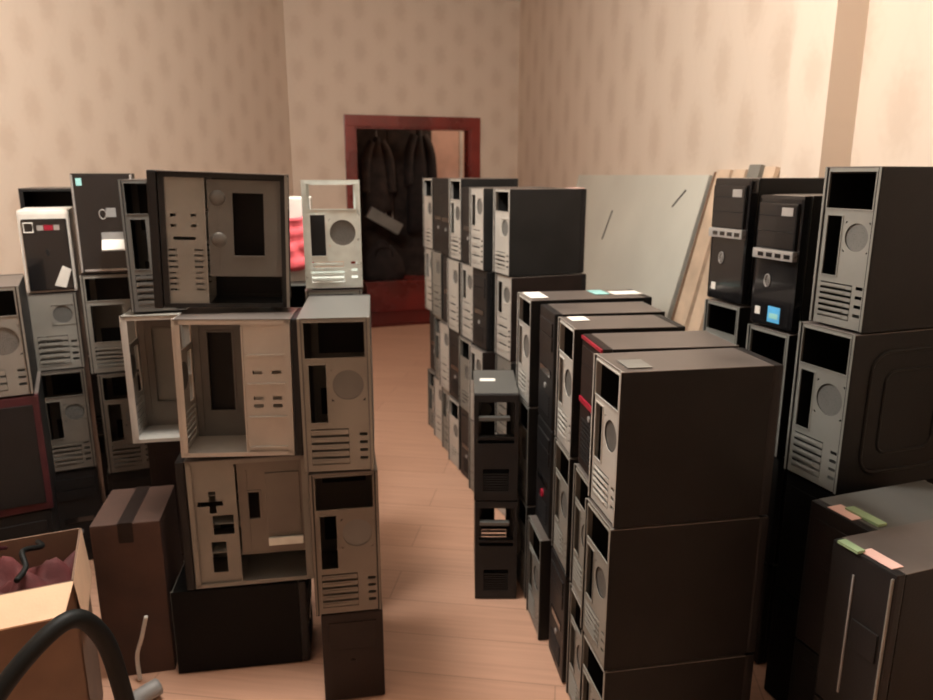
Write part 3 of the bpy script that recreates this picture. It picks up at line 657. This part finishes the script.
# papers and tape on the fifth stack
z5 = 1.0845
def sheet(name, lab, cat, x, y, z, w_, d_, rz, m, t_=.0015):
    bm = bmesh.new(); box(bm, -w_/2, w_/2, -d_/2, d_/2, 0, t_)
    return tag(finish(bm, name, m, loc=(x, y, z), rot=(0,0,R(rz))), lab, cat)
sheet('paper_scrap', 'white paper scrap lying on the dark greenish case', 'paper', .545, 2.49, z5, .10, .07, 12, 'paper')
sheet('paper_label', 'small white label on the grey top of the gutted pair', 'paper', .075, 2.52, .7645, .055, .035, 0, 'paper')
sheet('paper_label', 'white paper label on the near back corner of the paper-topped case', 'paper', .232, 2.44, z5, .06, .12, 10, 'paper')
sheet('tape_strip', 'pale cyan tape strip lying beside the white paper scrap', 'tape', .455, 2.50, z5, .05, .09, 10, 'cyan')
sheet('paper_label', 'white paper label on the corner of the third stack in right row', 'paper', .315, 2.02, 1.085, .05, .06, 8, 'paper')
sheet('paper_label', 'white paper label on the corner of the nearest right stack', 'paper', .365, 1.535, 1.08, .055, .07, 8, 'galv')
# ---- D: the two gutted black cases facing the camera
case('gutted black case front on the floor, lower of the open pair by aisle', (.030, 2.33), 0, 'front', 0, w=.148, h=.38, d=.33, shell='black2', steel='black2', front='gutted', feet=True, group=G_M)
case('gutted black case front with grey top, upper of the open pair by aisle', (.026, 2.33), .38, 'front', 0, w=.150, h=.385, d=.33, shell='galv2', steel='black2', front='gutted', group=G_M)
# ---- C row: far stacks, backs to the aisle
Cc = dict(group=G_C)
ordn = ('nearest', 'second', 'third', 'fourth', 'fifth', 'sixth', 'seventh')
lev4 = ('bottom', 'second from floor', 'third from floor', 'top')
pat = [('galv','galv2','galv','galv'), ('tan','galv','F','galv'), ('F','tan','galv','F'), ('galv','F','galv','galv'), ('tan','galv','F','F'), ('galv','galv2','tan','F'), ('galv2','F','galv','galv')]
for i in range(7):
    cx, cy = (.145-.0615*i if i else .185)+(.012*max(0,i-2)), 2.95+.185*i
    z = 0
    for k in range(4):
        s = pat[i][k]; h_ = (.357, .36, .357, .352 if i < 3 else .39)[k]
        jx = random.uniform(-.012, .012); F = s == 'F'
        lab = ('%s case of the %s stack in the far row, %s' % (lev4[k], ordn[i], 'dark front to aisle' if F else {'galv': 'pale steel back', 'galv2': 'grey steel back', 'tan': 'tan steel back'}[s]))
        case(lab, (cx+jx, cy), z, 'R' if F else 'L', 21+random.uniform(-.5,.5), w=.165, h=h_, d=(.35 if i < 3 or k < 3 else .30), shell=('black','black2','brown')[(i+k)%3] if not (i == 0 and k == 3) else 'black2', steel={'galv': 'pale', 'galv2': 'galv', 'tan': 'beige', 'F': 'pale'}[s], psu='hole' if (i+k)%3 == 0 else None, io=(i+k)%2 == 0, front='plain', group=G_C, slots=4, fansz=.035)
        z += h_
# small pale plate on the far row
bm = bmesh.new(); box(bm, -.02, .02, -.05, .05, 0, .004)
tag(finish(bm, 'red_white_label', 'pinktape', loc=(.455, 3.13, 1.424), rot=(0,0,R(14))), 'small red and white label on the far corner of the far row top', 'label')

# ---- R row: along the right wall
Rr = dict(group=G_R)
yw = 19
t1 = [dict(label='closed black case on the floor under the farther glossy tower', h=.36, face='R', front='flat', w=.17, d=.37, **Rr), dict(label='closed black case second up under the farther glossy tower', h=.36, face='R', front='flat', w=.17, d=.37, **Rr),
      dict(label='case with pale back and dark opening directly under farther glossy tower', h=.365, w=.17, d=.37, steel='galv', **Rr)]
col((.842, 2.21), yw, t1)
R1 = case('farther glossy black tower with silver band, beside the leaning planks', (.842, 2.21), 1.087, 'R', yw, w=.17, h=.385, d=.39, front='tower', **Rr)
col((.895, 1.97), yw, [dict(label='closed black case on the floor under the blue-stickered tower', h=.34, face='R', front='flat', w=.17, d=.37, **Rr), dict(label='closed black case second up under the blue-stickered tower', h=.345, face='R', front='flat', w=.17, d=.37, **Rr),
      dict(label='case with bright steel back directly under the blue-stickered tower', h=.365, w=.17, d=.37, steel='galv', slots=4, **Rr)])
R2 = case('glossy black tower with bright blue sticker and silver band', (.895, 1.97), 1.052, 'R', yw, w=.17, h=.375, d=.39, front='tower', **Rr)
b2 = [c for c in R2.children if c.name.startswith('front_bezel')][0]
bm = bmesh.new(); w_, h_, d_ = .17, .375, .39
box(bm, w_/2-w_*.72, w_/2-w_*.44, d_/2, d_/2+.0015, h_*.05, h_*.17); st = finish(bm, 'blue_sticker', 'blue', b2)
bm = bmesh.new(); box(bm, w_/2-w_*.68, w_/2-w_*.48, d_/2+.0015, d_/2+.0022, h_*.08, h_*.12); finish(bm, 'sticker_panel', 'cyan', st)
col((.928, 1.695), yw, [dict(label='black case on the floor under the two pale-backed cases at right', h=.345, face='R', front='flat', shell='shaded_black', w=.175, d=.40, **Rr), dict(label='black case second up under the embossed case at right', h=.35, w=.175, d=.40, face='R', front='flat', shell='shaded_black', **Rr),
      dict(label='black case with embossed rounded rectangle on its side', h=.415, w=.18, d=.41, steel='galv', emboss=True, slots=5, fansz=.05, **Rr),
      dict(label='tall black case with bright steel back, topmost at far right', h=.39, w=.165, d=.41, steel='galv', slots=6, fansz=.05, dx=.012, **Rr)])
col((.862, 1.43), yw, [dict(label='black case on the floor behind the nearest right-edge case', h=.365, face='R', front='flat', w=.17, d=.36, **Rr), dict(label='open case with pale steel rim and green clip, lower right', h=.37, w=.17, d=.36, face='R', steel='galv', shell='galv2', front='flat2', open_side='R', tray='tan', **Rr)])
col((.812, 1.245), yw, [dict(label='black case on the floor in the bottom right corner', h=.365, face='R', front='flat', w=.155, d=.36, **Rr), dict(label='black case with pale rear edge and pink label, bottom right corner', h=.375, w=.155, d=.36, face='R', front='edge', shell='black', **Rr)])
sheet('pink_label', 'pink paper label on the corner of the bottom right case', 'label', .822, 1.31, .7395, .03, .075, 19, 'pinktape')
sheet('pink_label', 'pink paper label on the rim of the open case at right', 'label', .862, 1.525, .7345, .04, .07, 19, 'pinktape')
sheet('green_clip', 'green plastic clip on the rim of the open lower right case', 'clip', .892, 1.50, .7345, .025, .09, 19, 'green', .006)
sheet('green_clip', 'green plastic clip beside the pink label on the corner case', 'clip', .785, 1.355, .7395, .02, .05, 19, 'green', .006)

# ---- leaning board and planks on the right wall
def on_wall(s, off, z=0):      # point s metres along the right wall from the back corner, off metres into the room
    nrm = Vector((rd.y, -rd.x)); p = B + rd*s + nrm*off; return Vector((p.x, p.y, z))
def leaning(name, lab, cat, s0, s1, top, foot, thick, m, edge=None, off=.012, grp=None):
    t = thing(name, lab, cat, tuple(on_wall(s0, foot)), (0,0,ra), grp)
    L_ = s1-s0; bm = bmesh.new()
    dz, dy = top, foot-off-thick
    nn = Vector((0, dz, dy)).normalized()   # in-plane frame: up-slope vector
    up = Vector((0, dy, dz)); ln = up.length; up.normalize(); nv = Vector((0, -up.z, up.y))
    def P(u, v, n): q = Vector((u, 0, .004)) + up*v - nv*0 + Vector((0, 0, 0)) + nv*(n-thick); return tuple(q)
    plate(bm, L_, ln, thick, [], P); finish(bm, 'panel', m, t, bevel=.002)
    return t, P, L_, ln
t, P, L_, ln = leaning('white_board', 'large off-white board leaning against the right wall', 'board', 2.02, 3.98, 1.475, .40, .02, 'board')
for a, b in ((0, .035), (L_-.035, L_)):
    bm = bmesh.new(); q = []
    plate(bm, b-a, ln, .024, [], lambda u, v, n: P(a+u, v, n)); finish(bm, 'edge_strip', 'board', t)
for (u0, v0, u1, v1) in ((.80, 1.10, .84, 1.29), (1.66, 1.35, 1.76, 1.44)):
    bm = bmesh.new(); tube(bm, [P(u0, v0, .0215), P(u1, v1, .0215)], .005, 6); finish(bm, 'scratch_mark', 'plastic', t)
for i, (s0, s1, top, foot, m, lab) in enumerate(((4.02, 4.035, 1.49, .39, 'wood2', 'thin dark plank leaning right beside the white board'),
        (4.05, 4.17, 1.50, .39, 'wood', 'pale wooden plank leaning next to the thin dark one'), (4.20, 4.30, 1.50, .38, 'wood', 'pale wooden plank leaning in the middle of the plank row'),
        (4.33, 4.42, 1.52, .36, 'beige', 'greyish plank leaning behind the farther glossy tower'), (4.45, 4.53, 1.51, .34, 'wood', 'last pale plank leaning nearest to the pilaster'))):
    leaning('wooden_plank', lab, 'plank', s0, s1, top, foot, .022, m, grp='planks leaning on the right wall')

# ---- cardboard box of cables, lower left
BXc = (-1.262, 1.60); BYW = R(24); bw, bdp, bh = .56, .30, .53
t = thing('cardboard_box', 'open cardboard box with folded flap in the lower left corner', 'box', (BXc[0], BXc[1], 0), (0,0,BYW))
bm = bmesh.new()
box(bm, -bw/2, bw/2, -bdp/2, -bdp/2+.005, 0, bh); box(bm, -bw/2, bw/2, bdp/2-.005, bdp/2, 0, bh)
box(bm, -bw/2, -bw/2+.005, -bdp/2, bdp/2, 0, bh); box(bm, bw/2-.005, bw/2, -bdp/2, bdp/2, 0, bh); box(bm, -bw/2, bw/2, -bdp/2, bdp/2, 0, .005)
finish(bm, 'body', 'card', t)
def flap(p0, p1, out):
    bm = bmesh.new(); p0, p1, out = Vector(p0), Vector(p1), Vector(out)
    a = [p0, p1, p1+out*1.0-(p1-p0)*.03, p0+out*1.0+(p1-p0)*.03]
    f = bm.faces.new([bm.verts.new(x) for x in a]); g = bmesh.ops.extrude_face_region(bm, geom=[f])
    bmesh.ops.translate(bm, verts=[e for e in g['geom'] if isinstance(e, bmesh.types.BMVert)], vec=(0,0,-.004))
    finish(bm, 'flap', 'card_in', t)
flap((-bw/2, -bdp/2, bh), (bw/2, -bdp/2, bh), (0, -.09, -.035))
flap((bw/2, bdp/2, bh), (bw/2, -bdp/2, bh), (.012, 0, -.14))
flap((-bw/2, bdp/2, bh), (bw/2, bdp/2, bh), (0, .05, -.10))
def cable(name, lab, cat, pts, r, m, grp=None, z=0):
    bm = bmesh.new(); tube(bm, smooth_path(pts), r, 10)
    return tag(finish(bm, name, m, smooth=True), lab, cat, grp)
# contents: crumpled red cloth and loose cables
bm = bmesh.new(); n = 26; rnd = random.Random(3)
vv = [[None]*(n+1) for _ in range(n+1)]
for i in range(n+1):
    for j in range(n+1):
        u, v = i/n-.5, j/n-.5
        hgt = .475+.045*math.sin(u*17+v*5)*math.cos(v*13-u*6)+.012*math.sin(u*41+2)*math.sin(v*37) - .35*(max(abs(u), abs(v)))**5*4
        vv[i][j] = bm.verts.new((u*.53, v*.27, hgt))
for i in range(n):
    for j in range(n): bm.faces.new([vv[i][j], vv[i+1][j], vv[i+1][j+1], vv[i][j+1]])
g = bmesh.ops.extrude_face_region(bm, geom=list(bm.faces)); bmesh.ops.translate(bm, verts=[e for e in g['geom'] if isinstance(e, bmesh.types.BMVert)], vec=(0,0,-.04))
tag(finish(bm, 'red_cloth', 'redcloth', smooth=True, loc=(BXc[0], BXc[1], 0), rot=(0,0,BYW)), 'crumpled dark red cloth filling the open cardboard box', 'cloth')
cols = ('grey', 'rubber', 'wood', 'maroon', 'rubber')
desc = ('grey', 'black', 'pale', 'maroon', 'black')
for k in range(5):
    x0 = -.19+.085*k; rr = random.Random(20+k)
    pts = [(x0+rr.uniform(-.015,.015)+.01*q, -.10+.05*q, .545+.015*math.sin(q*1.9+k)) for q in range(5)]
    pts = [tuple(Vector((BXc[0], BXc[1], 0)) + Matrix.Rotation(BYW, 3, 'Z') @ Vector(p_)) for p_ in pts]
    cable('cable', ('%s cable lying across the red cloth, %s from the left' % (desc[k], ('first','second','third','fourth','fifth')[k])), 'cable', pts, .005+.002*(k%3), cols[k], 'cables in the cardboard box')
tag(finish((lambda b: (bmesh.ops.create_uvsphere(b, u_segments=20, v_segments=12, radius=.06, matrix=Matrix.Diagonal((1.5,.9,.55,1))), b)[1])(bmesh.new()), 'cloth_bundle', 'pinkcloth', smooth=True, loc=(-1.40, 1.55, .575)), 'crumpled bright red bundle at the left end of the cardboard box', 'cloth')
# thick black hose arching over the flap
cable('black_hose', 'thick black hose arching in front of the cardboard box', 'hose', [(-1.0, .95, .02), (-.95, 1.0, .3), (-.87, 1.12, .53), (-.785, 1.25, .634), (-.745, 1.31, .57), (-.73, 1.34, .40), (-.72, 1.36, .15), (-.71, 1.40, .020)], .0185, 'rubber')
t = thing('cardboard_box', 'dark brown closed box on the floor between open box and lowest black case', 'box', (-1.015, 2.06, 0), (0,0,R(12)))
bm = bmesh.new(); box(bm, -.095, .095, -.13, .13, 0, .50); finish(bm, 'body', 'darkcard', t, bevel=.004)
bm = bmesh.new(); box(bm, -.02, .02, -.1315, .1315, .501, .502); box(bm, -.02, .02, -.1315, -.1305, .44, .502); finish(bm, 'packing_tape', 'brown', t)
# floor bits by the box
cable('white_cable', 'short white cable end sticking up between box and stacks', 'cable', [(-.98, 1.90, .006), (-.985, 1.91, .08), (-.96, 1.90, .15), (-.94, 1.90, .22)], .006, 'white')
cable('grey_cable', 'thick grey cable curled on the floor at the bottom left', 'cable', [(-.93, 1.52, .03), (-.88, 1.60, .035), (-.91, 1.70, .03), (-.94, 1.77, .03), (-.90, 1.84, .03)], .026, 'grey')
# ------------------------------------------------------------------ lights
def lamp(name, kind, loc, e, col, size=.2, rot=None, **k):
    l = bpy.data.lights.new(name, kind); l.energy = e; l.color = col
    if kind == 'POINT': l.shadow_soft_size = size
    if kind == 'AREA': l.shape = 'DISK'; l.size = size
    o = bpy.data.objects.new(name, l); C.objects.link(o); o.location = loc
    if rot: o.rotation_euler = rot
    return o
lamp('ceiling_lamp', 'POINT', (-.65, 2.05, 2.72), 190, (1.0, .96, .90), .18)
lamp('hallway_lamp', 'POINT', hallpt(2.3, 1.2, 2.3), 14, (1.0, .78, .6), .1)
w = bpy.data.worlds.new('world'); bpy.context.scene.world = w; w.use_nodes = True
w.node_tree.nodes['Background'].inputs[0].default_value = (.05, .045, .04, 1); w.node_tree.nodes['Background'].inputs[1].default_value = .3

# ------------------------------------------------------------------ camera
cd = bpy.data.cameras.new('camera'); cam = bpy.data.objects.new('camera', cd); C.objects.link(cam)
cam.location = (0, 0, 1.48); cam.rotation_euler = (R(90-13.5), 0, 0)
cd.sensor_width = 36; cd.lens = 730/933*36; cd.clip_start = .05
cd.dof.use_dof = True; cd.dof.focus_distance = 1.1; cd.dof.aperture_fstop = 6.3
s = bpy.context.scene; s.camera = cam
s.view_settings.view_transform = 'Standard'; s.view_settings.look = 'None'; s.view_settings.exposure = 0.0; s.view_settings.gamma = 1
s.cycles.max_bounces = 8; s.cycles.diffuse_bounces = 5
